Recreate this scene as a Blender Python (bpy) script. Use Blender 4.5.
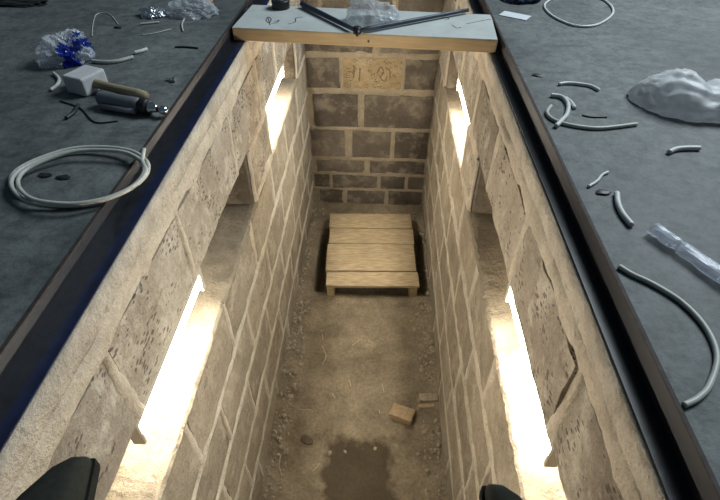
import bpy, bmesh, math, random
from mathutils import Vector, Matrix, noise
random.seed(7)
for o in list(bpy.data.objects): bpy.data.objects.remove(o, do_unlink=True)
scene = bpy.context.scene
COL = scene.collection
# ------------------------------------------------------------------ camera
H = 0.6737
FPX = 496.52
ROT = Matrix(((0.9990, -0.0340, 0.0276), (0.0432, 0.6714, -0.7399), (0.0066, 0.7403, 0.6722)))
cam_d = bpy.data.cameras.new('camera'); cam = bpy.data.objects.new('camera', cam_d); COL.objects.link(cam)
cam_d.sensor_fit = 'HORIZONTAL'; cam_d.sensor_width = 36; cam_d.lens = FPX/720*36; cam_d.clip_start = 0.02
m4 = ROT.to_4x4(); m4.translation = (0, 0, H); cam.matrix_world = m4
scene.camera = cam
# ------------------------------------------------------------------ world, daylight, exposure
w = bpy.data.worlds.new('world'); scene.world = w; w.use_nodes = True
bg = w.node_tree.nodes['Background']; bg.inputs[0].default_value = (0.42, 0.62, 0.80, 1); bg.inputs[1].default_value = 0.09
def area(name, loc, target, sx, sy, power, color):
    l = bpy.data.lights.new(name, 'AREA'); l.shape = 'RECTANGLE'; l.size = sx; l.size_y = sy; l.energy = power; l.color = color
    o = bpy.data.objects.new(name, l); COL.objects.link(o); o.location = loc
    o.rotation_euler = (Vector(target)-Vector(loc)).to_track_quat('-Z', 'Y').to_euler()
    return o
area('high_right_daylight', (2.4, 3.0, 3.0), (0.6, 1.4, 0.0), 1.8, 1.8, 175, (0.83, 0.94, 1.0))  # stands in for unseen daylight from the right; no opening is built
vs = scene.view_settings
vs.view_transform = 'Standard'; vs.look = 'None'; vs.gamma = 1; vs.use_curve_mapping = False; vs.exposure = 0.0
LAMP = 190.0
LAMP_COL = (1.0, 0.905, 0.76, 1)
# ------------------------------------------------------------------ dimensions
XL, XR, YE, D = -0.5075, 0.3925, 3.3205, 1.82
YN = -0.35          # near end of the pit
ZF = 0.05           # garage floor
FLX, FRX = -0.555, 0.427   # inner faces of the steel flanges

# ------------------------------------------------------------------ helpers
def setp(o, label=None, cat=None, group=None, kind=None):
    if label: o['label'] = label
    if cat: o['category'] = cat
    if group: o['group'] = group
    if kind: o['kind'] = kind
    return o
def mesh(name, verts, faces, mat, smooth=False):
    me = bpy.data.meshes.new(name); me.from_pydata([tuple(v) for v in verts], [], faces); me.update()
    bm = bmesh.new(); bm.from_mesh(me); bmesh.ops.recalc_face_normals(bm, faces=bm.faces); bm.to_mesh(me); bm.free()
    if smooth: me.polygons.foreach_set('use_smooth', [True]*len(me.polygons))
    if mat: me.materials.append(mat)
    return me
def link(name, me, parent=None, loc=None, rz=None):
    o = bpy.data.objects.new(name, me); COL.objects.link(o)
    if loc is not None: o.location = loc
    if rz is not None: o.rotation_euler = (0, 0, rz)
    if parent: o.parent = parent
    return o
def obj(name, verts, faces, mat, parent=None, smooth=False, loc=None, rz=None):
    return link(name, mesh(name, verts, faces, mat, smooth), parent, loc, rz)
def thing(name, label, cat, loc=(0, 0, 0), rz=0, group=None):
    o = bpy.data.objects.new(name, None); COL.objects.link(o); o.location = loc; o.rotation_euler = (0, 0, rz)
    o.empty_display_size = 0.05
    return setp(o, label, cat, group)
class MB:
    def __init__(s): s.v = []; s.f = []
    def add(s, v, f):
        b = len(s.v); s.v += [tuple(p) for p in v]; s.f += [tuple(i+b for i in q) for q in f]; return s
    def box(s, x0, x1, y0, y1, z0, z1):
        v = [(x, y, z) for x in (x0, x1) for y in (y0, y1) for z in (z0, z1)]
        return s.add(v, [(0, 1, 3, 2), (4, 6, 7, 5), (0, 4, 5, 1), (2, 3, 7, 6), (0, 2, 6, 4), (1, 5, 7, 3)])
    def obj(s, name, mat, parent=None, smooth=False, loc=None, rz=None): return obj(name, s.v, s.f, mat, parent, smooth, loc, rz)
def bevel(o, w, seg=2):
    m = o.modifiers.new('bevel', 'BEVEL'); m.width = w; m.segments = seg; m.limit_method = 'ANGLE'; m.angle_limit = 0.7
    return o
def P(px, py, z=ZF):
    """floor position (world metres) for something lying at height z"""
    r = ROT @ Vector((px-360, 250-py, -FPX)); return Vector((0, 0, H)) + r*((z-H)/r.z)
def nz(x, y=0.0, z=0.0, s=1.0): return noise.noise(Vector((x*s+3.1, y*s+7.7, z*s+1.3)))
def crom(pts, n=8, closed=False):
    pts = [Vector(p) for p in pts]; out = []; N = len(pts)
    for i in range(N if closed else N-1):
        if closed: p0, p1, p2, p3 = pts[i-1], pts[i], pts[(i+1) % N], pts[(i+2) % N]
        else: p0, p1, p2, p3 = pts[max(i-1, 0)], pts[i], pts[i+1], pts[min(i+2, N-1)]
        for k in range(n):
            t = k/n
            out.append(0.5*((2*p1)+(p2-p0)*t+(2*p0-5*p1+4*p2-p3)*t*t+(3*p1-p0-3*p2+p3)*t**3))
    if not closed: out.append(pts[-1])
    return out
def tube(path, r, n=8, caps=True):
    """swept tube; r a number or a function of 0..1"""
    v = []; f = []; L = len(path)
    up = Vector((0, 0, 1))
    for i, p in enumerate(path):
        t = (path[min(i+1, L-1)]-path[max(i-1, 0)]).normalized()
        u = up if abs(t.z) < 0.95 else Vector((1, 0, 0))
        a = t.cross(u).normalized(); b = a.cross(t).normalized()
        rr = r(i/(L-1)) if callable(r) else r
        for k in range(n):
            an = 2*math.pi*k/n; v.append(p+a*math.cos(an)*rr+b*math.sin(an)*rr)
    for i in range(L-1):
        for k in range(n): f.append((i*n+k, i*n+(k+1) % n, (i+1)*n+(k+1) % n, (i+1)*n+k))
    if caps: f.append(tuple(range(n))); f.append(tuple((L-1)*n+k for k in range(n)))
    return v, f
def lathe(prof, axis_from, axis_to, n=20):
    """prof list of (t 0..1, radius)"""
    A, B = Vector(axis_from), Vector(axis_to); t = (B-A).normalized()
    u = Vector((0, 0, 1)) if abs(t.z) < 0.9 else Vector((1, 0, 0))
    a = t.cross(u).normalized(); b = a.cross(t).normalized(); v = []; f = []
    for (s, r) in prof:
        c = A.lerp(B, s)
        for k in range(n): an = 2*math.pi*k/n; v.append(c+a*math.cos(an)*r+b*math.sin(an)*r)
    for i in range(len(prof)-1):
        for k in range(n): f.append((i*n+k, i*n+(k+1) % n, (i+1)*n+(k+1) % n, (i+1)*n+k))
    f.append(tuple(range(n))); f.append(tuple((len(prof)-1)*n+k for k in range(n)))
    return v, f

# ------------------------------------------------------------------ materials
class NT:
    def __init__(s, name):
        s.m = bpy.data.materials.new(name); s.m.use_nodes = True; s.t = s.m.node_tree; s.b = s.t.nodes['Principled BSDF']
    def n(s, typ, **kw):
        nd = s.t.nodes.new(typ)
        for k, v in kw.items():
            if k.startswith('i_'): nd.inputs[k[2:].replace('_', ' ')].default_value = v
            else: setattr(nd, k, v)
        return nd
    def l(s, a, b): s.t.links.new(a, b)
    def coord(s, kind='Object', scale=(1, 1, 1)):
        tc = s.n('ShaderNodeTexCoord'); mp = s.n('ShaderNodeMapping'); mp.inputs['Scale'].default_value = scale
        s.l(tc.outputs[kind], mp.inputs[0]); return mp.outputs[0]
    def world(s, scale=(1, 1, 1)):
        g = s.n('ShaderNodeNewGeometry'); mp = s.n('ShaderNodeMapping'); mp.inputs['Scale'].default_value = scale
        s.l(g.outputs['Position'], mp.inputs[0]); return mp.outputs[0]
    def noise(s, vec, scale, detail=6, rough=0.6):
        nd = s.n('ShaderNodeTexNoise'); nd.inputs['Scale'].default_value = scale; nd.inputs['Detail'].default_value = detail; nd.inputs['Roughness'].default_value = rough
        s.l(vec, nd.inputs['Vector']); return nd.outputs['Fac']
    def voro(s, vec, scale, feature='F1'):
        nd = s.n('ShaderNodeTexVoronoi', feature=feature); nd.inputs['Scale'].default_value = scale; s.l(vec, nd.inputs['Vector']); return nd.outputs['Distance']
    def ramp(s, fac, stops):
        nd = s.n('ShaderNodeValToRGB'); e = nd.color_ramp.elements
        while len(e) < len(stops): e.new(0.5)
        for q, (p, c) in zip(e, stops):
            q.position = p; q.color = c if len(c) == 4 else (*c, 1)
        s.l(fac, nd.inputs[0]); return nd.outputs[0]
    def mix(s, fac, a, b, mode='MIX'):
        nd = s.n('ShaderNodeMix', data_type='RGBA', blend_type=mode)
        for sock, val in ((nd.inputs[0], fac), (nd.inputs[6], a), (nd.inputs[7], b)):
            if hasattr(val, 'links'): s.l(val, sock)
            elif isinstance(val, (int, float)): sock.default_value = val
            else: sock.default_value = (*val, 1) if len(val) == 3 else val
        return nd.outputs[2]
    def math(s, op, a, b=0.0):
        nd = s.n('ShaderNodeMath', operation=op)
        for sock, val in ((nd.inputs[0], a), (nd.inputs[1], b)):
            if hasattr(val, 'links'): s.l(val, sock)
            else: sock.default_value = val
        return nd.outputs[0]
    def bump(s, h, strength=0.5, dist=0.01):
        nd = s.n('ShaderNodeBump'); nd.inputs['Strength'].default_value = strength; nd.inputs['Distance'].default_value = dist
        s.l(h, nd.inputs['Height']); s.l(nd.outputs[0], s.b.inputs['Normal'])
    def color(s, c):
        if hasattr(c, 'links'): s.l(c, s.b.inputs['Base Color'])
        else: s.b.inputs['Base Color'].default_value = (*c, 1)
    def rough(s, r):
        if hasattr(r, 'links'): s.l(r, s.b.inputs['Roughness'])
        else: s.b.inputs['Roughness'].default_value = r
    def set(s, **kw):
        for k, v in kw.items(): s.b.inputs[k.replace('_', ' ')].default_value = v
        return s
def plain(name, c, rough=0.5, metallic=0.0, var=0.25, scale=30, **kw):
    t = NT(name); v = t.coord(); f = t.noise(v, scale)
    t.color(t.ramp(f, [(0.3, tuple(q*(1-var) for q in c)), (0.7, tuple(min(1, q*(1+var)) for q in c))]))
    t.rough(rough); t.set(Metallic=metallic, **kw); t.bump(f, 0.15, 0.003)
    return t.m
def masonry(name, cols, smear, pit_amt, pit_scale=(1, 1, 1), randamt=0.35):
    """porous concrete block: mottled, pitted, smeared with mortar slurry"""
    t = NT(name); v = t.world()
    big = t.noise(v, 5.0, 5, 0.6); fine = t.noise(v, 70, 5, 0.7)
    base = t.ramp(big, [(0.30, cols[0]), (0.52, cols[1]), (0.72, cols[2])])
    oi = t.n('ShaderNodeObjectInfo')
    rnd = t.ramp(oi.outputs['Random'], [(0.0, (1-randamt,)*3), (1.0, (1.0, 1.0, 1.0))])
    base = t.mix(1.0, base, rnd, 'MULTIPLY')
    sm = t.noise(v, 9.0, 8, 0.68)
    smf = t.ramp(sm, [(0.50, (0, 0, 0)), (0.62, (1, 1, 1))])
    base = t.mix(t.math('MULTIPLY', smf, 0.65), base, smear)
    base = t.mix(0.34, base, t.ramp(fine, [(0.30, (0.25, 0.24, 0.22)), (0.62, (1, 1, 1))]), 'MULTIPLY')
    grit = t.noise(v, 210, 3, 0.7)
    base = t.mix(0.26, base, t.ramp(grit, [(0.30, (0.2, 0.19, 0.17)), (0.55, (1, 1, 1))]), 'MULTIPLY')
    streak = t.noise(t.world((1, 0.35, 1)), 22, 7, 0.72)
    base = t.mix(t.ramp(streak, [(0.60, (0, 0, 0)), (0.70, (0.55,)*3)]), base, (0.11, 0.09, 0.07))
    pv = t.world(pit_scale)
    vd = t.voro(pv, 88); gate = t.noise(v, 13, 3, 0.5)
    thr = t.math('MULTIPLY', t.ramp(gate, [(0.40, (0, 0, 0)), (0.60, (1, 1, 1))]), pit_amt)
    pit = t.math('LESS_THAN', vd, thr)
    base = t.mix(t.math('MULTIPLY', pit, 0.75), base, (0.055, 0.045, 0.035))
    t.color(base); t.rough(0.9); t.set(**{'Specular_IOR_Level': 0.2})
    h = t.math('SUBTRACT', t.math('ADD', t.math('MULTIPLY', fine, 0.5), t.math('MULTIPLY', sm, 1.0)), t.math('MULTIPLY', pit, 0.8))
    t.bump(h, 1.0, 0.012)
    return t.m
M = {}
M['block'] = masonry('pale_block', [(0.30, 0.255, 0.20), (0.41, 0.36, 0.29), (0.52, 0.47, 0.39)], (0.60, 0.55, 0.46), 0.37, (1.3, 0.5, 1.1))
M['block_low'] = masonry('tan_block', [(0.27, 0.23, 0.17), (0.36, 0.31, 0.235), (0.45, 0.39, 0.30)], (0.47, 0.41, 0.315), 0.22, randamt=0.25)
M['block_dark'] = masonry('brown_grey_block', [(0.15, 0.128, 0.104), (0.21, 0.18, 0.147), (0.29, 0.25, 0.20)], (0.33, 0.285, 0.22), 0.15, randamt=0.45)
M['block_tan'] = masonry('scuffed_tan_block', [(0.26, 0.19, 0.10), (0.40, 0.30, 0.17), (0.50, 0.40, 0.25)], (0.50, 0.42, 0.28), 0.40, (0.8, 1, 1.5))
def mortar_mat(name, a, b):
    t = NT(name); v = t.world(); n1 = t.noise(v, 12, 8, 0.65); n2 = t.noise(v, 90, 4, 0.6)
    c = t.ramp(n1, [(0.3, a), (0.65, b)]); c = t.mix(0.25, c, t.ramp(n2, [(0.3, (0.4, 0.38, 0.35)), (0.7, (1, 1, 1))]), 'MULTIPLY')
    g = t.noise(v, 220, 3, 0.7); c = t.mix(0.22, c, t.ramp(g, [(0.30, (0.25, 0.23, 0.2)), (0.55, (1, 1, 1))]), 'MULTIPLY')
    st = t.noise(v, 26, 7, 0.75); c = t.mix(t.ramp(st, [(0.60, (0, 0, 0)), (0.68, (0.6,)*3)]), c, tuple(q*0.35 for q in a))
    t.color(c); t.rough(0.92); t.set(**{'Specular_IOR_Level': 0.2}); t.bump(t.math('ADD', t.math('SUBTRACT', n1, t.math('MULTIPLY', st, 0.8)), t.math('MULTIPLY', n2, 0.6)), 1.0, 0.012); return t.m
M['mortar'] = mortar_mat('mortar', (0.44, 0.385, 0.30), (0.64, 0.575, 0.47))
M['ledge'] = mortar_mat('dimmed_ledge_mortar', (0.17, 0.145, 0.105), (0.29, 0.255, 0.195))  # ledge colour lowered to offset the lamps' glare on it
M['mortar_end'] = mortar_mat('mortar_end_wall', (0.32, 0.275, 0.20), (0.47, 0.405, 0.30))
M['coping'] = mortar_mat('cast_coping', (0.40, 0.36, 0.295), (0.64, 0.59, 0.50))
# pit floor dirt with a dark brown patch
t = NT('packed_dirt'); v = t.world(); n1 = t.noise(v, 6, 8, 0.65); n2 = t.noise(v, 60, 6, 0.7)
c = t.ramp(n1, [(0.3, (0.15, 0.125, 0.085)), (0.5, (0.245, 0.205, 0.145)), (0.72, (0.34, 0.29, 0.21))])
c = t.mix(0.5, c, t.ramp(n2, [(0.32, (0.25, 0.23, 0.2)), (0.62, (1, 1, 1))]), 'MULTIPLY')
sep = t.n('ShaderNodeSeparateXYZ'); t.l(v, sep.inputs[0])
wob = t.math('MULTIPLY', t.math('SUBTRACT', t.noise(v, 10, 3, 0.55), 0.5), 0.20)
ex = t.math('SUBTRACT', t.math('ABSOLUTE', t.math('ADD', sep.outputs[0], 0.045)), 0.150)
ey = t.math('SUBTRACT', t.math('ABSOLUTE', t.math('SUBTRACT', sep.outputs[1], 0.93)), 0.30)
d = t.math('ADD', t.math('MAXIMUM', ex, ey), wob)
umber = t.ramp(d, [(0.0, (1, 1, 1)), (0.05, (0, 0, 0))])
c = t.mix(t.math('MULTIPLY', umber, 0.85), c, (0.045, 0.034, 0.020))
t.set(**{'Specular_IOR_Level': 0.15}); t.color(c); t.rough(t.ramp(umber, [(0, (0.95,)*3), (1, (0.85,)*3)])); t.bump(t.math('ADD', n1, t.math('MULTIPLY', n2, 0.5)), 0.8, 0.012); M['dirt'] = t.m
M['stone'] = plain('rubble_stone', (0.30, 0.26, 0.19), 0.95, var=0.4, scale=60)
M['clod'] = plain('damp_clod', (0.09, 0.07, 0.045), 0.95, var=0.3, scale=60)
M['chunk'] = plain('tan_chunk', (0.34, 0.255, 0.15), 0.9, var=0.25, scale=50)
# garage floor
t = NT('garage_concrete'); v = t.world(); n1 = t.noise(v, 2.2, 8, 0.62); n2 = t.noise(v, 28, 8, 0.7); n3 = t.noise(t.world((1, 3, 1)), 6, 6, 0.65)
c = t.ramp(n1, [(0.32, (0.085, 0.097, 0.096)), (0.52, (0.155, 0.170, 0.167)), (0.72, (0.235, 0.250, 0.243))])
c = t.mix(0.75, c, t.ramp(n2, [(0.34, (0.40, 0.41, 0.42)), (0.58, (1, 1, 1))]), 'MULTIPLY')
n4 = t.noise(v, 130, 4, 0.7); c = t.mix(0.4, c, t.ramp(n4, [(0.32, (0.35,)*3), (0.58, (1, 1, 1))]), 'MULTIPLY')
c = t.mix(t.ramp(n3, [(0.55, (0, 0, 0)), (0.68, (0.65, 0.65, 0.65))]), c, (0.06, 0.068, 0.07))
t.color(c); t.rough(t.ramp(n1, [(0.3, (0.50,)*3), (0.7, (0.75,)*3)])); t.bump(t.math('ADD', n1, t.math('MULTIPLY', n2, 0.5)), 0.6, 0.010); M['concrete'] = t.m
M['steel'] = plain('black_painted_steel', (0.012, 0.013, 0.018), 0.38, 0.0, 0.4, 40)
M['blue_strip'] = plain('dark_blue_strip', (0.008, 0.014, 0.045), 0.35, 0.0, 0.4, 40)
M['rust'] = plain('rust_brown_steel', (0.045, 0.033, 0.029), 0.75, 0.1, 0.4, 60)
# wood
def wood(name, a, b, axis=(1, 14, 14), rough=0.75, noise_s=6):
    t = NT(name); v = t.coord('Object', axis); n1 = t.noise(v, noise_s, 8, 0.6); n2 = t.noise(t.coord(), 8, 4, 0.6)
    c = t.ramp(n1, [(0.3, a), (0.7, b)]); c = t.mix(0.3, c, t.ramp(n2, [(0.3, (0.5, 0.5, 0.5)), (0.7, (1, 1, 1))]), 'MULTIPLY')
    t.color(c); t.rough(rough); t.bump(n1, 0.3, 0.004); return t.m
M['pallet_wood'] = wood('weathered_pallet_wood', (0.29, 0.22, 0.13), (0.58, 0.47, 0.30), (2.2, 16, 16))
M['pine'] = wood('pale_pine', (0.50, 0.36, 0.19), (0.66, 0.50, 0.29))
M['white_laminate'] = plain('whitewashed_face', (0.52, 0.55, 0.53), 0.55, var=0.12, scale=12)
M['handle_wood'] = wood('handle_wood', (0.23, 0.19, 0.115), (0.38, 0.32, 0.20))
M['scrawl'] = plain('faded_scrawl', (0.17, 0.125, 0.075), 0.9)
M['ink'] = plain('black_marker_ink', (0.04, 0.05, 0.06), 0.7)
M['cable'] = plain('grey_white_cable', (0.50, 0.51, 0.46), 0.45, var=0.12)
M['cable_pale'] = plain('white_cable', (0.66, 0.68, 0.66), 0.4, var=0.1)
M['cable_dark'] = plain('black_cable', (0.02, 0.022, 0.025), 0.5)
M['wire_pale'] = plain('cream_wire', (0.40, 0.34, 0.23), 0.6, var=0.1)
M['mallet'] = plain('pale_rubber', (0.56, 0.56, 0.57), 0.75, var=0.1)
M['tool_grey'] = plain('grey_enamel', (0.20, 0.21, 0.235), 0.4, 0.3, 0.15)
M['tool_black'] = plain('black_plastic', (0.012, 0.012, 0.014), 0.45)
M['navy'] = plain('navy_cloth', (0.012, 0.020, 0.05), 0.85, var=0.3)
M['tool_blue'] = plain('blue_grey_metal', (0.045, 0.06, 0.085), 0.45, 0.3)
M['chrome'] = plain('chrome', (0.75, 0.76, 0.78), 0.18, 1.0, 0.05)
M['paper'] = plain('white_paper', (0.62, 0.66, 0.70), 0.8, var=0.06)
M['shoe'] = plain('dark_shoe_fabric', (0.030, 0.031, 0.026), 1.0, var=0.15, scale=120, Specular_IOR_Level=0.05)
M['sole'] = plain('black_rubber_sole', (0.020, 0.020, 0.018), 1.0, Specular_IOR_Level=0.05)
M['fixture'] = plain('dusty_lamp_housing', (0.36, 0.33, 0.28), 0.5, var=0.03)
M['rag'] = plain('black_cloth', (0.012, 0.014, 0.016), 0.95, var=0.4)
M['orange'] = plain('orange_plastic', (0.42, 0.16, 0.07), 0.5)
t = NT('glowing_tube'); t.color((0.9, 0.9, 0.9)); t.set(Emission_Color=LAMP_COL, Emission_Strength=LAMP); M['glow'] = t.m
def film(name, col, trans, rough=0.2, blue=False, glass=0.5):
    """thin crumpled plastic film: part see-through, part milky, glossy"""
    t = NT(name); v = t.coord(); n1 = t.noise(v, 25, 4, 0.6)
    c = t.ramp(n1, [(0.3, tuple(q*0.85 for q in col)), (0.7, col)])
    al = t.ramp(n1, [(0.35, (trans,)*3), (0.7, (min(1, trans+0.35),)*3)])
    if blue:
        sx = t.n('ShaderNodeSeparateXYZ'); t.l(v, sx.inputs[0])
        k = t.math('ADD', t.math('SUBTRACT', t.math('MULTIPLY', sx.outputs[0], 1.0), t.math('MULTIPLY', sx.outputs[1], 0.55)), t.math('MULTIPLY', t.math('SUBTRACT', n1, 0.5), 0.22))
        pr = t.ramp(k, [(0.024, (0, 0, 0)), (0.030, (1, 1, 1)), (0.075, (1, 1, 1)), (0.090, (0.0, 0.0, 0.0))])
        c = t.mix(pr, c, (0.01, 0.035, 0.34)); al = t.math('MAXIMUM', al, t.math('MULTIPLY', pr, 0.95))
    t.color(c); t.rough(rough)
    tl = t.n('ShaderNodeBsdfTranslucent'); t.l(c, tl.inputs[0]); tp = t.n('ShaderNodeBsdfTransparent')
    m1 = t.n('ShaderNodeMixShader'); m1.inputs[0].default_value = 0.38; t.l(t.b.outputs[0], m1.inputs[1]); t.l(tl.outputs[0], m1.inputs[2])
    m2 = t.n('ShaderNodeMixShader'); t.l(al, m2.inputs[0]); t.l(tp.outputs[0], m2.inputs[1]); t.l(m1.outputs[0], m2.inputs[2])
    out = [q for q in t.t.nodes if q.type == 'OUTPUT_MATERIAL'][0]; t.l(m2.outputs[0], out.inputs['Surface'])
    return t.m
M['film_white'] = film('milky_film', (0.95, 0.96, 0.97), 0.86, 0.4)
M['film_clear'] = film('clear_film', (0.85, 0.88, 0.93), 0.30, 0.10)
M['film_sleeve'] = film('sleeve_film', (0.86, 0.90, 1.0), 0.42, 0.08)
M['film_blue'] = film('printed_film', (0.85, 0.89, 0.94), 0.45, 0.15, True)
M['foil'] = plain('silver_foil', (0.72, 0.76, 0.82), 0.22, 0.9, 0.15)

# ------------------------------------------------------------------ the setting
def rnd(a, b): return random.uniform(a, b)
# garage floor slab with the opening of the pit
FX0, FX1, FY0, FY1 = -5.0, 5.0, -3.0, 7.0
ox0, ox1, oy0, oy1 = FLX-0.0071, FRX+0.0071, YN, YE+0.03
mb = MB()
for (a, b, c, d) in ((FX0, ox0, FY0, FY1), (ox1, FX1, FY0, FY1), (ox0, ox1, FY0, oy0), (ox0, ox1, oy1, FY1)): mb.box(a, b, c, d, -0.12, ZF)
setp(mb.obj('floor', M['concrete']), 'dark damp grey concrete garage floor around the pit', 'floor', kind='structure')
# pit floor: uneven packed dirt
v = []; f = []; nx, ny = 46, 150
def pit_z(x, y):
    e = min(x-XL, XR-x)
    dx = 1-max(0, abs(x+0.018)-0.372)/0.03; dy = 1-max(0, abs(y-2.64)-0.28)/0.05; sump = max(0, min(1, dx))*max(0, min(1, dy))
    return -D - 0.16*sump*sump*(3-2*sump) + 0.010*nz(x, y, 0, 6)+0.005*nz(x, y, 2, 22)+0.035*max(0, 1-e/0.14)*(0.6+0.6*nz(x, y, 5, 9))
for j in range(ny+1):
    for i in range(nx+1):
        x = XL-0.03+(XR-XL+0.06)*i/nx; y = YN-0.02+(YE-YN+0.04)*j/ny; v.append((x, y, pit_z(x, y)))
for j in range(ny):
    for i in range(nx): a = j*(nx+1)+i; f.append((a, a+1, a+nx+2, a+nx+1))
setp(obj('floor_pit', v, f, M['dirt'], smooth=True), 'brown packed dirt floor of the pit with a dark patch', 'dirt floor', kind='structure')

def block_mesh(name, L, Hh, dep, mat, seed, amp=0.004, step=0.045):
    """block with an uneven, chipped front face; local u (length), w (height), front at n=0, body behind"""
    nu = max(3, round(L/step)); nw = max(3, round(Hh/step)); v = []; f = []
    for j in range(nw+1):
        for i in range(nu+1):
            eu = (i in (0, nu)); ew = (j in (0, nw))
            u = -L/2+L*i/nu; w_ = -Hh/2+Hh*j/nw
            n = amp*1.6*nz(u+seed, w_, seed, 14)
            if eu or ew:
                n -= 0.0035+0.004*abs(nz(u*2, w_*2, seed+4, 20)); k = 0.006*nz(u, w_, seed+9, 30)
                if eu: u += k - math.copysign(0.002, u)
                if ew: w_ += k - math.copysign(0.002, w_)
            v.append((u, n, w_))
    W = nu+1
    for j in range(nw):
        for i in range(nu): a = j*W+i; f.append((a, a+1, a+W+1, a+W))
    ring = [i for i in range(W)]+[j*W+nu for j in range(1, nw+1)]+[nw*W+i for i in range(nu-1, -1, -1)]+[j*W for j in range(nw-1, 0, -1)]
    b = len(v)
    for r in ring: v.append((v[r][0], -dep, v[r][2]))
    for k in range(len(ring)): k2 = (k+1) % len(ring); f.append((ring[k], ring[k2], b+k2, b+k))
    f.append(tuple(range(b, b+len(ring))))
    return mesh(name, v, f, mat)
def ribbon(mbd, A, B, n_dir, width, height, seed):
    """squeezed-out mortar bead along A-B on a face whose outward normal is n_dir"""
    A, B, N = Vector(A), Vector(B), Vector(n_dir); L = (B-A).length; t = (B-A).normalized(); s = t.cross(N); k = max(2, int(L/0.022)); v = []; f = []
    for i in range(k+1):
        q = i/k; p = A.lerp(B, q); g = q*L
        w_ = width*(0.85+0.6*nz(g, seed, 0, 9)+0.5*nz(g, seed, 3, 40)); o = 0.4*width*nz(g, seed, 8, 6)
        h = 0.0012+0.45*height*(0.6+1.0*nz(g, seed, 5, 24)); w_ = max(w_, width*0.3)
        for (a, e) in ((-0.62, -0.006), (-0.40, h*0.75), (-0.05, h), (0.36, h*0.8), (0.62, -0.006)):
            v.append(p+s*(o+a*w_)+N*e)
    for i in range(k):
        for a in range(4): b = i*5+a; f.append((b, b+1, b+6, b+5))
    mbd.add(v, f)

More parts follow.
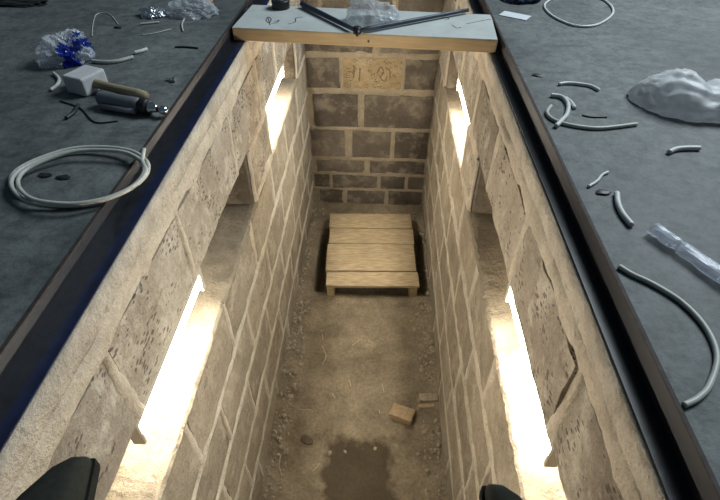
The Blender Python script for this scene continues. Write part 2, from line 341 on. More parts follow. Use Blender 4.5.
Z_C2 = (-0.120, -0.355)      # course above the recesses
Z_NI = (-0.385, -0.590)      # course of the recesses
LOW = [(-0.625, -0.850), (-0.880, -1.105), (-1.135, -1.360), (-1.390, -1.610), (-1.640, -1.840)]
def side_wall(side):
    left = side == 'left'; X = XL if left else XR; sg = 1 if left else -1     # sg: direction of the face normal
    N = (sg, 0, 0)
    back = X-sg*0.34
    niches = ([(0.30, 1.70), (2.06, 2.97)] if left else [(0.30, 1.69), (1.97, 2.90)])
    core = MB()
    def cb(d0, d1, y0, y1, z0, z1): core.box(min(X-sg*d0, X-sg*d1), max(X-sg*d0, X-sg*d1), y0, y1, z0, z1)
    d0 = 0.008
    cb(d0, 0.34, YN-0.2, YE+0.3, Z_C2[1]+0.006, -0.03)
    cb(d0, 0.34, YN-0.2, YE+0.3, -D-0.1, LOW[0][0]-0.004)
    ys = [YN-0.2]+[q for n in niches for q in n]+[YE+0.3]
    for a, b in zip(ys[::2], ys[1::2]): cb(d0, 0.34, a, b, LOW[0][0]-0.004, Z_C2[1]+0.006)
    for a, b in niches: cb(0.20, 0.34, a, b, LOW[0][0]-0.004, Z_C2[1]+0.006)
    root = core.obj('wall_'+side, M['mortar'])
    setp(root, ('left' if left else 'right')+' block wall of the pit with two lamp recesses', 'wall', kind='structure')
    # cast coping strip under the steel
    cp = []; cf = []; k = 120
    for i in range(k+1):
        y = YN+(YE-YN)*i/k
        for (d_, z_) in ((0.34, 0.0), (-0.002+0.003*nz(y, sg, 1, 8), -0.001), (-0.003+0.004*nz(y, sg, 0, 12), -0.028), (-0.001+0.003*nz(y, sg, 4, 20), -0.062+0.006*nz(y, sg, 6, 10)), (0.02, -0.07)):
            cp.append((X-sg*d_, y, z_))
    for i in range(k):
        for a in range(4): b = i*5+a; cf.append((b, b+1, b+6, b+5))
    obj('coping', cp, cf, M['coping'], root, smooth=True)
    mort = MB(); seed = 11 if left else 57
    def course(z1, z0, cuts, mat, skip=()):
        nonlocal seed
        for a, b in zip(cuts[:-1], cuts[1:]):
            if any(not (b <= s0+0.02 or a >= s1-0.02) for s0, s1 in skip): continue
            g = 0.012; y0, y1 = a+g, b-g; seed += 1.37
            me = block_mesh('block', y1-y0, z1-z0, 0.19, mat, seed)
            o = link('block', me, root, (X+sg*(0.0015+rnd(-0.002, 0.003)), (y0+y1)/2, (z0+z1)/2))
            o.rotation_euler = (rnd(-0.004, 0.004), 0, (-math.pi/2 if left else math.pi/2)+rnd(-0.006, 0.006))
        for q in cuts[1:-1]:
            if any(s0-0.02 < q < s1+0.02 for s0, s1 in skip): continue
            seed += 1; ribbon(mort, (X, q+rnd(-.008, .008), z0+0.004), (X, q+rnd(-.008, .008), z1+0.02), N, rnd(0.022, 0.036), 0.004, seed)
    # course over the recesses: joints as photographed
    c2 = [YN, -0.32, 0.10, 0.555, 1.02 if not left else 0.985, 1.46 if not left else 1.525, 1.90 if not left else 1.97, 2.37, 2.83, YE]
    course(Z_C2[0], Z_C2[1], c2[1:], M['block'])
    ni = [niches[0][1], niches[1][0]]; nf = [niches[1][1], YE]
    course(Z_NI[0], Z_NI[1], [YN, -0.12, niches[0][0]], M['block']); course(Z_NI[0], Z_NI[1], ni, M['block']); course(Z_NI[0], Z_NI[1], nf, M['block'])
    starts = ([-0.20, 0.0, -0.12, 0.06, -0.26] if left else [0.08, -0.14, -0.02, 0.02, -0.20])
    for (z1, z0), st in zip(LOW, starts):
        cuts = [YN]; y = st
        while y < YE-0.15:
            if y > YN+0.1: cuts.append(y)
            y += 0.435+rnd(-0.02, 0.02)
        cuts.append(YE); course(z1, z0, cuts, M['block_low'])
    # bed joints
    ribbon(mort, (X, YN, -0.091), (X, YE, -0.091), N, 0.056, 0.005, seed+3)
    for (zt, zb) in zip([l[1] for l in LOW[:-1]], [l[0] for l in LOW[1:]]):
        seed += 1; ribbon(mort, (X, YN, (zt+zb)/2), (X, YE, (zt+zb)/2), N, 0.036, 0.007, seed)
    solid = [(ys[0]+0.2, ys[1]), (ys[2], ys[3]), (ys[4], YE)]
    for a, b in solid:
        seed += 1; ribbon(mort, (X, a, -0.370), (X, b, -0.370), N, 0.036, 0.007, seed)
        seed += 1; ribbon(mort, (X, a, -0.607), (X, b, -0.607), N, 0.036, 0.007, seed)
    for q in (niches[0][1], niches[1][0], niches[1][1]):
        seed += 1; ribbon(mort, (X, q, -0.60), (X, q, -0.36), N, 0.03, 0.006, seed)
    mo = mort.obj('mortar', M['mortar'], root, smooth=True); mo['kind'] = 'stuff'
    # ragged mortar ledge in each recess
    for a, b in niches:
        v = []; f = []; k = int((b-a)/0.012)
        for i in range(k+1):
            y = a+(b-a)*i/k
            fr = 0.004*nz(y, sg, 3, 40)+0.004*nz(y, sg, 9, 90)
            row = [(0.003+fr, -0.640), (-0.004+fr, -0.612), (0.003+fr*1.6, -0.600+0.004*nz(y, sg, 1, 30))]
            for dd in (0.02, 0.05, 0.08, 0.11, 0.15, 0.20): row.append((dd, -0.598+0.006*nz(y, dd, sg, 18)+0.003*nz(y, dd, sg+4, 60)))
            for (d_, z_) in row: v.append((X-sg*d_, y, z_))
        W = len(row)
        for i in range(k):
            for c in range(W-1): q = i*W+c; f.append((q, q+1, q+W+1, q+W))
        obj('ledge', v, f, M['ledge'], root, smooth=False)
        mb = MB(); mb.box(min(X-sg*0.010, X-sg*0.2), max(X-sg*0.010, X-sg*0.2), b-0.035, b+0.001, -0.615, Z_C2[1]-0.012); o = mb.obj('recess_end_shade', M['block_dark'], root); bevel(o, 0.006)  # dark piece added; its colour carries the shade at the recess end
    return root, niches
wl, nl = side_wall('left')
wr, nr = side_wall('right')

# end wall with bigger dark blocks
core = MB(); core.box(XL-0.05, XR+0.05, YE+0.008, YE+0.3, -D-0.1, -0.03)
we = setp(core.obj('wall_end', M['mortar_end']), 'end wall of the pit, dark blocks in wide pale mortar', 'wall', kind='structure')
mb = MB(); mb.box(XL-0.002, XR+0.002, YE-0.004, YE+0.3, -0.055, 0.0); bevel(mb.obj('coping', M['coping'], we), 0.006)
ROWS = [((-0.085, -0.325), [(-0.50, -0.405), (-0.375, 0.065), (0.10, 0.385)]),
        ((-0.355, -0.575), [(-0.50, -0.045), (-0.005, 0.385)]),
        ((-0.610, -0.822), [(-0.50, -0.275), (-0.250, 0.152), (0.172, 0.385)]),
        ((-0.868, -1.120), [(-0.468, -0.146), (-0.105, 0.385)]),
        ((-1.150, -1.375), [(-0.500, -0.245), (-0.190, 0.100), (0.130, 0.380)]),
        ((-1.405, -1.520), [(-0.470, -0.095), (-0.055, 0.375)]),
        ((-1.545, -1.665), [(-0.495, -0.375), (-0.350, 0.010), (0.035, 0.230), (0.255, 0.38)]),
        ((-1.690, -1.835), [(-0.46, -0.265), (-0.235, 0.075), (0.105, 0.38)])]
sd = 200
for (z1, z0), xs in ROWS:
    for a, b in xs:
        sd += 1.7; tan = abs(a+0.250) < 1e-6 and abs(z1+0.610) < 1e-6
        me = block_mesh('block', b-a, z1-z0, 0.15, M['block_tan'] if tan else M['block_dark'], sd, 0.005)
        o = link('block', me, we, ((a+b)/2, YE-0.004+rnd(-0.003, 0.003), (z0+z1)/2)); o.rotation_euler = (0, rnd(-0.012, 0.012), math.pi)
        if tan:
            o['label'] = 'scuffed tan block with dark scrawl'
            for pts in ([(-0.13, 0.06), (-0.125, 0.01), (-0.132, -0.03)], [(-0.085, 0.04), (-0.09, -0.05)], [(0.03, 0.01), (0.055, 0.055), (0.075, 0.015), (0.055, -0.02), (0.085, -0.045), (0.10, -0.01)], [(0.085, 0.05), (0.115, 0.03), (0.12, -0.02)]):
                pth = crom([Vector((-px_, 0.004, pz_)) for px_, pz_ in pts], 5); vv, ff = tube(pth, 0.004, 5); obj('scrawl_stroke', vv, ff, M['scrawl'], o)
mort = MB()
for (r0, r1) in zip(ROWS[:-1], ROWS[1:]):
    z = (r0[0][1]+r1[0][0])/2; sd += 1; ribbon(mort, (XL, YE+0.004, z), (XR, YE+0.004, z), (0, -1, 0), abs(r0[0][1]-r1[0][0])+0.012, 0.006, sd)
for (z1, z0), xs in ROWS:
    for (a, b), (c, d) in zip(xs[:-1], xs[1:]):
        sd += 1; ribbon(mort, ((b+c)/2, YE+0.004, z0-0.01), ((b+c)/2, YE+0.004, z1+0.01), (0, -1, 0), c-b+0.008, 0.005, sd)
o = mort.obj('mortar', M['mortar_end'], we, smooth=True); o['kind'] = 'stuff'
# near end of the pit, under the photographer
mb = MB(); mb.box(XL-0.05, XR+0.05, YN-0.3, YN, -D-0.1, 0.0)
setp(mb.obj('wall_near', M['mortar']), 'near end wall of the pit below the photographer', 'wall', kind='structure')

# steel angle rails
for i, (xin, xfl, sg) in enumerate(((XL, FLX, -1), (XR, FRX, 1))):
    r = thing('trim_%d' % (i+1), ('left' if sg < 0 else 'right')+' black steel angle rail along the pit edge', 'steel rail', (0, 0, 0)); r['kind'] = 'structure'
    mb = MB(); mb.box(min(xin+sg*0.002, xfl+sg*0.006), max(xin+sg*0.002, xfl+sg*0.006), YN, YE+0.03, -0.004, 0.004); mb.obj('shelf_flange', M['steel'], r)
    mb = MB(); mb.box(min(xfl, xfl+sg*0.007), max(xfl, xfl+sg*0.007), YN, YE+0.03, -0.004, ZF+0.001); mb.obj('upright_flange', M['steel'], r)
    mb = MB(); mb.box(min(xfl-sg*0.001, xfl+sg*0.007), max(xfl-sg*0.001, xfl+sg*0.007), YN, YE+0.03, ZF+0.001, ZF+0.0035); o = mb.obj('rusty_lip', M['rust'], r); o['label'] = 'rust-brown top edge'; bevel(o, 0.001)
    if sg < 0: mb = MB(); mb.box(xin-0.020, xin+0.003, YN, YE+0.02, 0.003, 0.006); o = mb.obj('blue_edge', M['blue_strip'], r); o['label'] = 'dark blue inner edge'  # thin dark blue strip laid along the left shelf's inner edge

# ------------------------------------------------------------------ lamps in the recesses
def lamp(y0, y1, side, label):
    X, sg = (XL, 1) if side == 'left' else (XR, -1)
    L = y1-y0; r = thing('tube_lamp', label, 'lamp', (X-sg*0.032, (y0+y1)/2, -0.352), 0, 'tube lamps in the wall recesses')
    mb = MB(); mb.box(-0.016, 0.016, -L/2, L/2, -0.045, 0.002); bevel(mb.obj('housing', M['fixture'], r), 0.004)
    v, f = lathe([(0, 0.013), (1, 0.013)], (0, -L/2+0.006, -0.079), (0, L/2-0.006, -0.079), 20); o = obj('glowing_tube', v, f, M['glow'], r, True); o['label'] = 'glowing white tube'
    for e in (-1, 1):
        mb = MB(); ya, yb = sorted((e*(L/2-0.006), e*(L/2+(0.016 if e > 0 else 0.006)))); mb.box(-0.016, 0.016, ya, yb, -0.094-(0.022 if e > 0 else 0.020), -0.002); bevel(mb.obj('end_cap', M['fixture'], r), 0.004)  # caps lengthened downward to shade the ledge past the lamp ends
lamp(0.545, 1.045, 'left', 'glowing tube lamp in the near recess of the left wall')
lamp(2.09, 2.65, 'left', 'glowing tube lamp in the far recess of the left wall')
lamp(0.535, 1.045, 'right', 'glowing tube lamp in the near recess of the right wall')
lamp(2.0, 2.54, 'right', 'glowing tube lamp in the far recess of the right wall')

# ------------------------------------------------------------------ plank bridging the pit
A, B, C_, D_ = Vector((-0.5426, 1.872, 0)), Vector((0.4240, 1.806, 0)), Vector((0.4220, 2.092, 0)), Vector((-0.5390, 2.140, 0))
ang = math.atan2(B.y-A.y, B.x-A.x); ctr = (A+B+C_+D_)/4
pl = thing('plank', 'thick pine plank with whitewashed top bridging the far pit', 'plank', (ctr.x, ctr.y, 0.004), ang)
mb = MB(); mb.box(-0.481, 0.481, -0.139, 0.139, 0.0, 0.046); bevel(mb.obj('board_body', M['pine'], pl), 0.005)
mb = MB(); mb.box(-0.479, 0.479, -0.137, 0.137, 0.0455, 0.0475); o = mb.obj('white_face', M['white_laminate'], pl); o['label'] = 'whitewashed top face'
PT = 0.004+0.0475
Mi = Matrix.Translation(ctr+Vector((0, 0, 0.004))) @ Matrix.Rotation(ang, 4, 'Z'); Mi = Mi.inverted()
def strokes(name, lst, parent, r=0.0022):
    q = MB()
    for pts in lst:
        path = [Mi @ P(px, py, PT+0.0003) for px, py in pts]; path = crom(path, 5)
        vv, ff = tube(path, r, 5); q.add([(p[0], p[1], 0.0475+(p[2]-0.0475)*0.25) for p in vv], ff)
    return q.obj(name, M['ink'], parent)
for pts in ([(268, 17), (266, 20), (269, 23), (271, 19), (268, 17), (270, 25)], [(271, 23), (276, 23), (279, 20), (274, 22)], [(288, 24), (295, 22), (296, 18), (303, 17)],
            [(441, 18), (446, 17), (449, 19), (444, 20)], [(452, 25), (457, 28), (461, 27)], [(466, 24), (470, 23), (480, 21), (491, 19)]):
    strokes('marker_stroke', [pts], pl)
v, f = lathe([(0, .004), (1, .004)], Mi @ P(374, 44, 0.03) , (Mi @ P(374, 44, 0.03))+Vector((0, -0.006, 0)), 12)
hole = [(q[0], q[1], q[2]) for q in v]
o = obj('knot', [(Vector(q)-Vector(hole[0])+Vector((0.02, -0.137, 0.022))) for q in hole], f, M['ink'], pl)

# things on the plank
c = P(281, 8, PT); tr = thing('tape_roll', 'black tape roll with white core on the plank', 'tape roll', (c.x, c.y, PT))
v, f = lathe([(0, .016), (0.0, .034), (0.08, .036), (0.92, .036), (1, .034), (1, .016)], (0, 0, 0), (0, 0, 0.032), 28); obj('tape', v, f, M['tool_black'], tr)
v, f = lathe([(0, .012), (0, .0165), (1, .0165), (1, .012)], (0, 0, 0), (0, 0, 0.036), 24); obj('core', v, f, M['paper'], tr)
a0, a1, a2 = P(302, 4, PT+0.013), P(357, 31, PT+0.013), P(468, 10, PT+0.013)
ht = thing('hand_tool', 'dark two-armed hand tool lying open in a V on the plank', 'hand tool', (a1.x, a1.y, PT))
lo = lambda p: Vector(p)-Vector((a1.x, a1.y, PT))
v, f = tube([lo(a0.lerp(a1, q/8)) for q in range(9)], lambda s: 0.011-0.003*s, 8); obj('arm', v, f, M['tool_blue'], ht, True)
v, f = tube([lo(a1.lerp(a2, q/8)) for q in range(9)], lambda s: 0.009-0.0015*s, 8); obj('arm', v, f, M['tool_blue'], ht, True)
v, f = lathe([(0, .008), (0.1, .015), (0.9, .016), (1, .010)], (0, 0.008, 0.001), (0, 0.008, 0.026), 16); obj('pivot_head', v, f, M['tool_black'], ht, True)
v, f = tube([Vector((0.004, 0.0, 0.014)), Vector((0.003, -0.018, 0.0125)), Vector((0.002, -0.032, 0.0095))], lambda s: 0.012-0.006*s, 8); obj('jaw', v, f, M['tool_black'], ht, True)

def crumple(sx, sy, sz, seed, amp=0.35, fold=7.0, sub=4, flat=0.15):
    bm = bmesh.new(); bmesh.ops.create_icosphere(bm, subdivisions=sub, radius=1)
    for vt in bm.verts:
        d = vt.co.copy(); s = Vector((seed, seed*1.7, -seed))
        n1 = noise.noise(d*1.3+s); n2 = 1-2*abs(noise.noise(d*2.4+s)); n3 = 1-2*abs(noise.noise(d*fold+s))
        r = 1+amp*(0.7*n1+0.45*n2-0.2)+amp*0.22*n3
        vt.co = Vector((d.x*r*sx, d.y*r*sy, max(d.z*r, -flat)*sz+flat*sz))
    me = bpy.data.meshes.new('film'); bm.to_mesh(me); bm.free(); return me
def bag(name, px, py, z, size, seed, mat, label, cat, rz=0, **kw):
    c = P(px, py, z); sm = kw.pop('smooth', False); me = crumple(*size, seed, **kw); me.materials.append(mat)
    if sm: me.polygons.foreach_set('use_smooth', [True]*len(me.polygons))
    return setp(link(name, me, None, (c.x, c.y, z), rz), label, cat)
bag('plastic_bag', 372, 21, PT, (0.085, 0.055, 0.062), 4.2, M['film_clear'], 'clear crumpled plastic bag on the plank', 'plastic bag', amp=0.45)

# ------------------------------------------------------------------ pallet on the pit floor
ZT = -1.72
pal = thing('pallet', 'small weathered wooden pallet at the far end of the pit', 'pallet', (-0.018, 2.665, -1.850), 0.035)
ybands = [(-0.392, -0.262), (-0.250, 0.022), (0.030, 0.195), (0.207, 0.378)]
for k, (a, b) in enumerate(ybands):
    e = rnd(-0.006, 0.006); mb = MB(); mb.box(-0.313+e, 0.308+e, a, b, 0.122, 0.144); o = mb.obj('deck_board', M['pallet_wood'], pal); bevel(o, 0.003)
    o.location = (0, 0, rnd(-0.001, 0.001)); o.rotation_euler = (0, 0, rnd(-0.008, 0.008))
for x in (-0.300, 0.255):
    mb = MB(); mb.box(x, x+0.05, -0.385, 0.365, 0.0, 0.121); bevel(mb.obj('runner', M['pallet_wood'], pal), 0.004)

# ------------------------------------------------------------------ rubble and scraps on the pit floor
def stone_mesh(name, s, mat, seed, sub=2):
    bm = bmesh.new(); bmesh.ops.create_icosphere(bm, subdivisions=sub, radius=1)
    for vt in bm.verts:
        r = 1+0.45*noise.noise(vt.co*1.6+Vector((seed, 0, seed))); vt.co = Vector((vt.co.x*s[0]*r, vt.co.y*s[1]*r, vt.co.z*s[2]*r))
    me = bpy.data.meshes.new(name); bm.to_mesh(me); bm.free(); me.materials.append(mat); return me
protos = [stone_mesh('pebble', (1, .8, .7), M['stone'], q*3.3, 1) for q in range(6)]
def rubble(side, n):
    q = MB()
    for i in range(n):
        e = min(0.085, abs(random.gauss(0, 0.055))); x = XL+0.008+e if side < 0 else XR-0.008-e
        y = rnd(0.75, YE-0.1); s = 0.0035/(max(0.08, random.random())**0.62)
        if 2.25 < y < 3.12 and e > 0.03: continue
        if side > 0 and abs(y-1.50) < 0.12 and x > 0.16: continue
        me = random.choice(protos)
        a = rnd(0, 6.28); z = pit_z(x, y)+s*0.3
        q.add([(x+s*(p.co.x*math.cos(a)-p.co.y*math.sin(a)), y+s*(p.co.x*math.sin(a)+p.co.y*math.cos(a)), z+s*p.co.z) for p in me.vertices], [tuple(p.vertices) for p in me.polygons])
    o = q.obj('rubble', M['stone']); setp(o, 'loose crumbled rubble along the '+('left' if side < 0 else 'right')+' foot of the pit wall', 'rubble', kind='stuff')
rubble(-1, 620); rubble(1, 620)
for (px, py, sx, sy, sz, rz, mat, lab) in ((402, 414, .062, .040, .022, -.35, M['chunk'], 'tan brick fragment lying on the dirt, largest on the pit floor'),
        (428, 399, .050, .022, .020, .05, M['stone'], 'grey brown slab fragment against the right pit wall'),
        (426, 407, .042, .012, .014, .03, M['chunk'], 'thin tan splinter between brick fragment and right pit wall'),
        (307, 440, .036, .022, .006, -.5, M['clod'], 'dark flat clod on the dirt left of the wet patch')):
    c = P(px, py, -D+sz*0.7); bm = bmesh.new(); bmesh.ops.create_cube(bm, size=1); bmesh.ops.subdivide_edges(bm, edges=bm.edges, cuts=3, use_grid_fill=True)
    for vt in bm.verts:
        d = vt.co.copy(); k = 1+0.14*noise.noise(d*3+Vector((px, py, 0)))
        if lab.startswith('dark'): k *= 0.8+0.5*(1-max(abs(d.x), abs(d.y))*1.2) if True else 1; r_ = math.hypot(d.x, d.y); d = Vector((d.x*(0.5/max(r_, .5)), d.y*(.5/max(r_, .5)), d.z))
        vt.co = Vector((d.x*k*sx*2, d.y*k*sy*2, d.z*k*sz*2))
    me = bpy.data.meshes.new('fragment'); bm.to_mesh(me); bm.free(); me.materials.append(mat)
    o = setp(link('clod' if lab.startswith('dark') else 'brick_fragment', me, None, (c.x, c.y, -D+sz*0.8), rz), lab, 'clod' if lab.startswith('dark') else 'rubble piece'); bevel(o, 0.003)
STONES = ((322, 331, .012), (412, 322, .016), (420, 318, .014), (330, 453, .012), (375, 449, .010), (396, 447, .012), (427, 473, .016), (433, 440, .014), (295, 375, .018), (290, 398, .016), (422, 372, .018), (428, 345, .015), (300, 330, .014), (280, 430, .015), (303, 355, .013), (415, 330, .018), (418, 455, .012), (345, 452, .009))
STONE_LABELS = ["stone on the dirt a little in front of the pallet's left leg", "stone left of a pair in front of the pallet's right leg", "stone right of a pair in front of the pallet's right leg", 'stone at the upper left corner of the dark patch', 'stone above the right half of the dark patch', 'stone at the upper right corner of the dark patch', 'lowest stone by the right pit wall beside the dark patch', 'stone by the right pit wall below the tan brick fragment', 'stone by the left pit wall level with the middle wire offcuts', 'stone by the left pit wall just above the long flat wire offcut', 'stone by the right pit wall above the slab fragment', 'stone by the right pit wall midway between pallet and slab fragment', 'stone by the left pit wall nearest the pallet', 'stone by the left pit wall left of the flat clod', 'stone left of the curled wire offcut near the left pit wall', 'largest stone by the right wall in front of the pallet', 'stone on the dirt right of the dark patch', 'tiny stone at the upper edge of the dark patch']
for (px, py, s), lab in zip(STONES, STONE_LABELS):
    c = P(px, py, -D); me = stone_mesh('pebble', (s, s*.8, s*.65), M['stone'], px*.1)
    setp(link('pebble', me, None, (c.x, c.y, pit_z(c.x, c.y)+s*0.3), rnd(0, 6)), lab, 'stone', 'loose stones on the pit floor')
WIRES = ([(322, 345), (326, 355), (322, 364)], [(352, 346), (358, 341), (361, 339)], [(332, 392), (335, 397)], [(349, 379), (351, 386)], [(382, 384), (384, 392)], [(312, 470), (317, 466), (319, 462)], [(281, 455), (279, 466), (282, 476)], [(379, 409), (380, 413)], [(298, 410), (308, 409), (313, 411)], [(368, 340), (373, 343)], [(322, 333), (323, 339)])
WIRE_LABELS = ['curled pale wire offcut, longest on the upper pit floor', 'bent pale wire offcut at the centre of the dirt floor', 'short pale wire offcut left of centre above the dark patch', 'upright short pale wire offcut at the middle of the dirt', 'pale wire offcut right of centre above the brick fragment', 'pale wire offcut touching the left side of the dark patch', 'curved pale wire offcut lowest by the left pit wall', 'tiny pale wire offcut just left of the brick fragment', 'flat pale wire offcut near the left wall above the clod', 'small pale wire offcut right of the bent one at centre', 'short pale wire offcut nearest the pallet at left']
for pts, lab in zip(WIRES, WIRE_LABELS):
    path = crom([P(px, py, -D+0.010) for px, py in pts], 6); c = path[len(path)//2].copy(); zb = pit_z(c.x, c.y)+0.003
    v, f = tube([Vector((p.x-c.x, p.y-c.y, max(0, pit_z(p.x, p.y)+0.004-zb))) for p in path], 0.0022, 6)
    o = obj('wire_offcut', v, f, M['wire_pale'], None, True, (c.x, c.y, zb)); setp(o, lab, 'wire', 'pale wire offcuts on the pit floor')

# ------------------------------------------------------------------ things on the garage floor
def cable(name, pts, r, mat, label, cat, z=None, closed=False, n=8, group=None):
    zz = ZF+r if z is None else z
    path = crom([P(px, py, zz) for px, py in pts], n, closed); c = path[len(path)//2].copy()
    if closed: path.append(path[0].copy())
    v, f = tube([Vector((p.x-c.x, p.y-c.y, r)) for p in path], r, 9, not closed)
    return setp(obj(name, v, f, mat, None, True, (c.x, c.y, zz-r)), label, cat, group)
# left: coil of cable, three turns
cc = thing('cable_coil', 'coiled loop of grey cable on the floor by the left rail', 'cable coil', P(80, 180, ZF))
base = [(11, 186), (16, 172), (38, 160), (70, 150), (100, 148), (128, 151), (145, 160), (148, 172), (136, 186), (112, 198), (80, 205), (50, 205), (25, 200)]
o0 = P(80, 180, ZF)
for k in range(3):
    pts = []
    for i, (px, py) in enumerate(base):
        s = 1-0.035*k+0.035*math.sin(i*0.48+k*2.2); z = ZF+0.006+0.007*k+0.004*math.sin(i*.9+2*k)
        p = P(80+(px-80)*s, 178+(py-178)*s, z); pts.append(p-o0)
    if k == 2:
        pts = [P(144, 149, ZF+0.028)-o0]+[pts[i % 13] for i in range(6, 6+14)]; path = crom(pts, 8)
    else: path = crom(pts, 8, True); path.append(path[0].copy())
    v, f = tube(path, 0.0046, 8, k == 2); obj('cable_turn', v, f, M['cable'], cc, True)
LC = 'cable piece'
cable('cable_offcut', [(92, 61), (105, 62), (118, 61), (133, 57)], 0.006, M['cable'], 'long grey cable offcut right of the blue printed bag', LC)
cable('cable_offcut', [(134.5, 52.5), (141, 51), (147, 49)], 0.006, M['cable_pale'], 'short straight pale cable offcut beyond the mallet', LC)
cable('cable_offcut', [(53.5, 73), (59, 79), (57, 85), (50.5, 90)], 0.005, M['cable'], 'curved grey cable offcut left of the mallet head', LC)
cable('cable_offcut', [(78, 105), (74, 112), (66, 118)], 0.005, M['cable_dark'], 'curved black cable offcut below the mallet head', LC)
cable('wire', [(92, 36), (93, 24), (97, 14), (109, 14), (118, 24)], 0.0016, M['cable'], 'thin bent grey wire arching behind the blue printed bag', 'wire')
cable('wire', [(185, 18), (182, 24), (183, 31)], 0.003, M['cable'], 'short thin wire just below the clear bag at left', 'wire')
cable('wire', [(142, 35), (155, 33), (171, 29)], 0.002, M['cable'], 'thin straight wire left of the clear bag', 'wire')
cable('cable_offcut', [(140, 24), (150, 23), (159, 22)], 0.004, M['cable'], 'straight grey offcut beneath the silver foil scrap', LC)
cable('wire', [(60, 101), (80, 108), (95, 122), (118, 121)], 0.002, M['cable_dark'], 'thin black wire tangle above the cable coil', 'wire')
cable('wire', [(175, 47), (186, 47), (198, 48)], 0.003, M['cable_dark'], 'short black wire near the left rail below the clear bag', 'wire')
# printed bag, mallet, tubular tool
bag('plastic_bag', 69, 60, ZF, (0.072, 0.062, 0.062), 2.9, M['film_blue'], 'crumpled clear plastic bag with blue print on the left floor', 'plastic bag', rz=0.35, amp=0.55, sub=5)
p0, p1 = P(70, 76, ZF+0.04), P(150, 101, ZF+0.02); dr = math.atan2((p1-p0).y, (p1-p0).x); hc = P(88, 86, ZF+0.01)
ml = thing('mallet', 'mallet with pale square head and wooden handle on the left floor', 'mallet', (hc.x, hc.y, ZF), dr)
mb = MB(); mb.box(-0.037, 0.037, -0.044, 0.044, 0.0, 0.052); bevel(mb.obj('head', M['mallet'], ml), 0.007, 3)
v, f = lathe([(0, .012), (0.15, .013), (0.6, .012), (0.9, .015), (1, .012)], (-0.062, 0, 0.026), (0.215, 0.0, 0.020), 14); obj('handle', v, f, M['handle_wood'], ml, True)
q0, q1 = P(98, 99, ZF+0.02), P(167, 111, ZF+0.02); dr = math.atan2((q1-q0).y, (q1-q0).x); LL = (q1-q0).length
ht = thing('tube_tool', 'grey tubular hand tool with chrome tip in front of the mallet', 'hand tool', (q0.x, q0.y, ZF), dr)
v, f = lathe([(0, .013), (0.04, .018), (0.9, .019), (1, .017)], (0, 0.004, 0.021), (LL*0.62, 0.004, 0.021), 20); obj('barrel', v, f, M['tool_grey'], ht, True)
v, f = lathe([(0, .007), (1, .009)], (0.02, -0.022, 0.012), (LL*0.60, -0.016, 0.012), 14); obj('side_rod', v, f, M['tool_grey'], ht, True)
v, f = lathe([(0, .018), (0.1, .021), (0.9, .021), (1, .017)], (LL*0.62, 0.002, 0.021), (LL*0.74, 0.002, 0.021), 20); obj('black_collar', v, f, M['tool_black'], ht, True)
v, f = lathe([(0, .014), (0.3, .016), (0.5, .011), (0.8, .011), (1, .009)], (LL*0.735, 0.002, 0.020), (LL*0.86, 0.002, 0.020), 18); obj('chrome_sleeve', v, f, M['chrome'], ht, True)
v, f = lathe([(0, .010), (0.35, .012), (0.8, .011), (1, .004)], (LL*0.90, 0.002, 0.019), (LL*1.0, 0.002, 0.019), 16); obj('chrome_tip', v, f, M['chrome'], ht, True)
v, f = lathe([(0, .007), (1, .007)], (LL*0.855, 0.002, 0.019), (LL*0.91, 0.002, 0.019), 12); obj('neck', v, f, M['tool_black'], ht, True)
b0 = P(176, 82, ZF); bo = thing('bolt', 'tiny silver bolt on the floor between mallet and left rail', 'bolt', (b0.x, b0.y, ZF), 2.9)
v, f = lathe([(0, .008), (1, .008)], (0, 0, 0.008), (0.006, 0, 0.008), 6); obj('head', v, f, M['chrome'], bo)
v, f = lathe([(0, .0035), (1, .0035)], (0.006, 0, 0.006), (0.032, 0, 0.0036), 10); obj('shank', v, f, M['chrome'], bo)
# clear bag, foil and black cloth at the top left
bag('plastic_bag', 191, 12, ZF, (0.088, 0.08, 0.045), 8.3, M['film_clear'], 'flat clear plastic bag at the top edge left of the plank', 'plastic bag', amp=0.5, sub=5)
bag('foil_scrap', 153, 16, ZF, (0.040, 0.032, 0.028), 1.7, M['foil'], 'small crumpled silver foil scrap left of the clear bag', 'foil', amp=0.6)
bag('orange_scrap', 204, 2, ZF, (0.035, 0.03, 0.03), 5.1, M['orange'], 'small orange plastic scrap behind the clear bag', 'scrap', amp=0.4)
bag('black_cloth', 5, 2, ZF, (0.17, 0.06, 0.02), 6.6, M['rag'], 'black crumpled cloth at the far left corner of the floor', 'cloth', rz=-0.05, amp=0.4)
# right: cables
cable('cable_offcut', [(559, 84), (568, 83), (580, 84), (591, 86), (599, 90)], 0.005, M['cable_pale'], 'gently bent pale cable offcut farthest up the right floor', LC)
cable('cable_offcut', [(551, 95), (562, 97), (568, 104), (567, 114), (561, 121), (556, 126)], 0.006, M['cable_pale'], 'hooked white cable offcut beside the right rail', LC)
cable('cable_offcut', [(566, 98), (571, 102), (575, 108)], 0.005, M['cable_pale'], 'short white offcut touching the hooked cable piece', LC)
cable('cable_offcut', [(551, 106), (547, 112), (551, 118), (562, 123), (582, 127), (603, 128), (637, 124)], 0.005, M['cable'], 'long thin grey cable sweeping right from the hooked piece', LC)
cable('wire', [(582, 115), (592, 117), (607, 117)], 0.002, M['cable_dark'], 'thin dark wire above the long sweeping cable', 'wire')
cable('cable_offcut', [(669, 152), (676, 149), (686, 148), (700, 148)], 0.006, M['cable_pale'], 'short white cable offcut below the milky plastic bag', LC)
cable('cable_offcut', [(588.5, 186.5), (597, 181), (602, 175), (608, 172)], 0.0035, M['cable_pale'], 'small crooked pale offcut near the middle of right rail', LC)
cable('cable_offcut', [(617, 193), (618, 203), (623, 214), (632, 225)], 0.006, M['cable_pale'], 'thick curved white offcut above the long grey cable', LC)
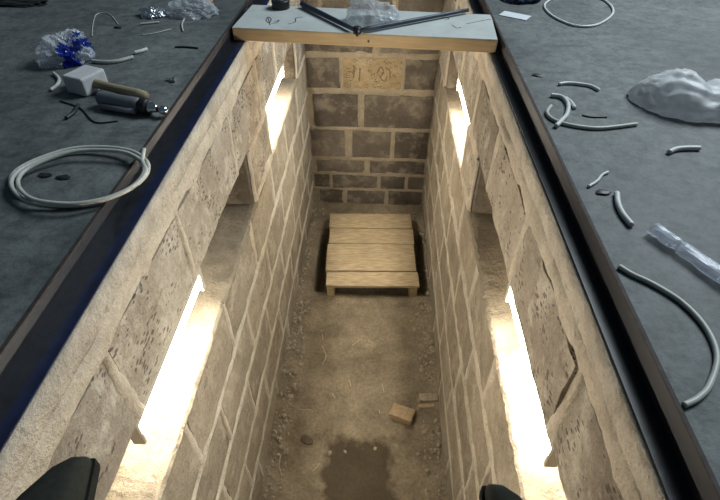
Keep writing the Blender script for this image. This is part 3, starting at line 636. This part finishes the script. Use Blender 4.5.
cable('cable', [(619, 266), (632, 274), (655, 285), (683, 303), (706, 328), (717, 356), (710, 384), (698, 398), (684, 405)], 0.0046, M['cable'], 'long grey cable arching over the right floor to the rail', 'cable')
cable('cable_ring', [(545, 4), (549, 13), (562, 21), (578, 26), (596, 25), (610, 17), (613, 9), (604, 0), (585, -6), (560, -4)], 0.0045, M['cable_pale'], 'white cable ring at the top right of the plank', 'cable ring', closed=True)
for (px, py, lab) in ((538, 76, 'dark flat chip by the right rail below the plank'), (603, 193, 'dark flat chip left of the thick curved offcut'), (118, 28, 'dark flat chip beyond the blue printed bag'), (45, 176, 'left one of two dark chips inside the cable coil'), (64, 178, 'right one of two dark chips inside the cable coil')):
    c = P(px, py, ZF); me = stone_mesh('chip', (0.016, 0.009, 0.003), M['cable_dark'], px*.3)
    setp(link('chip', me, None, (c.x, c.y, ZF+0.0025), rnd(-.6, .3)), lab, 'chip', 'chips inside the cable coil' if 'inside' in lab else None)
c = P(684, 106, ZF); bm = bmesh.new(); bmesh.ops.create_icosphere(bm, subdivisions=5, radius=1)
for vt in bm.verts:
    d = vt.co.copy(); q = Vector((3.7, 1.1, 8.2))
    w1 = 1-2*abs(noise.noise(d*2.2+q)); w2 = 1-2*abs(noise.noise(Vector((d.x*5, d.y*3, d.z*3))+q)); k = 1+0.10*noise.noise(d*1.2+q)+0.09*w1+0.06*w2+0.03*(1-2*abs(noise.noise(d*9+q)))
    hx = 1-0.55*math.exp(-((d.x-0.22)/0.20)**2)*(0.4+0.6*max(0, d.y+0.4)); yy = d.y*(1-0.30*math.exp(-((d.x-0.22)/0.22)**2)*max(0, d.y))
    vt.co = Vector((d.x*k*0.120, yy*k*0.088-0.02*d.x, max(d.z*k*hx, -0.16)*0.074+0.16*0.072))
me = bpy.data.meshes.new('milky_bag'); bm.to_mesh(me); bm.free(); me.materials.append(M['film_white']); me.polygons.foreach_set('use_smooth', [True]*len(me.polygons))
setp(link('plastic_bag', me, None, (c.x, c.y, ZF), -0.12), 'white milky puffed plastic bag on the right floor', 'plastic bag')
# paper scrap
c = P(515, 16, ZF); mb = MB(); mb.box(-0.055, 0.055, -0.030, 0.030, 0.0, 0.002); setp(mb.obj('paper_scrap', M['paper'], None, False, (c.x, c.y, ZF+0.0005), -0.55), 'white paper scrap on the floor right of the plank', 'paper')
bag('blue_cloth', 520, 1, ZF, (0.07, 0.05, 0.045), 9.4, M['navy'], 'dark navy cloth bundle behind the paper scrap', 'cloth', amp=0.35)
# clear sleeve
s0, s1, s2, s3 = P(653, 228, ZF+0.012), P(675, 243, ZF+0.012), P(690, 254, ZF+0.010), P(738, 287, ZF+0.012)
path = crom([s0, s1, s2, s3], 12); c = path[0].copy(); v = []; f = []; L = len(path)
for i, p in enumerate(path):
    tdir = (path[min(i+1, L-1)]-path[max(i-1, 0)]).normalized(); a = tdir.cross(Vector((0, 0, 1))).normalized(); q = i/(L-1)
    wdt = 0.0165-0.007*math.exp(-((q-0.42)/0.07)**2)+0.002*nz(q, 0, 0, 20)
    for k in range(14):
        an = 2*math.pi*k/14; rr = 1+0.16*nz(q*9, math.cos(an)*2, math.sin(an)*2)
        v.append(p-c+a*math.cos(an)*wdt*rr+Vector((0, 0, max(-0.0115, math.sin(an)*0.0115*rr))))
for i in range(L-1):
    for k in range(14): f.append((i*14+k, i*14+(k+1) % 14, (i+1)*14+(k+1) % 14, (i+1)*14+k))
setp(obj('plastic_sleeve', v, f, M['film_sleeve'], None, False, (c.x, c.y, ZF+0.012)), 'clear shiny plastic sleeve twisted in the middle at the right edge', 'plastic sleeve')

# ------------------------------------------------------------------ photographer's shoes on a plank below the frame
mb = MB(); mb.box(FLX+0.004, FRX-0.004, -0.12, 0.195, 0.004, 0.05); o = setp(mb.obj('standing_plank', M['pine']), 'pine plank under the dark shoes just below the picture', 'plank'); bevel(o, 0.005)
def shoe(tip, sgn, rz, label):
    r = thing('shoe', label, 'shoe', (tip[0], tip[1], 0.0505), rz, 'shoes at the bottom edge')
    prof = [(0.0, 0.000, 0.010, 0.030), (0.006, -0.002, 0.020, 0.042), (0.02, -0.004, 0.034, 0.052), (0.05, -0.008, 0.056, 0.058), (0.09, -0.014, 0.074, 0.066), (0.14, -0.016, 0.070, 0.082), (0.19, -0.008, 0.058, 0.096), (0.25, -0.006, 0.054, 0.100), (0.28, 0.004, 0.044, 0.096)]
    v = []; f = []; n = 12
    for (s, m_, l_, h) in prof:
        for k in range(n+1):
            an = math.pi*k/n; c_ = (m_+l_)/2; hw = (l_-m_)/2
            v.append((sgn*(c_-hw*math.copysign(abs(math.cos(an))**0.6, math.cos(an))), -s, 0.016+(h-0.016)*math.sin(an)**0.7))
    W = n+1
    for i in range(len(prof)-1):
        for k in range(n): a = i*W+k; f.append((a, a+1, a+W+1, a+W))
    f.append(tuple(range(W))); f.append(tuple((len(prof)-1)*W+k for k in range(W)))
    o = obj('upper', v, f, M['shoe'], r, True)
    v = []; f = []; k2 = len(prof)
    for z in (0.0, 0.018):
        for (s, m_, l_, h) in prof: v.append((sgn*(m_-0.003), -s+0.003, z))
        for (s, m_, l_, h) in reversed(prof): v.append((sgn*(l_+0.003), -s+0.003, z))
    N2 = 2*k2
    f.append(tuple(range(N2))); f.append(tuple(range(N2, 2*N2)))
    for k in range(N2): f.append((k, (k+1) % N2, N2+(k+1) % N2, N2+k))
    obj('sole', v, f, M['sole'], r)
shoe((-0.338, 0.264), -1, 0.10, 'toe of a dark shoe at the bottom left edge')
shoe((0.142, 0.253), 1, 0.05, 'toe of a dark shoe at the bottom edge right of centre')
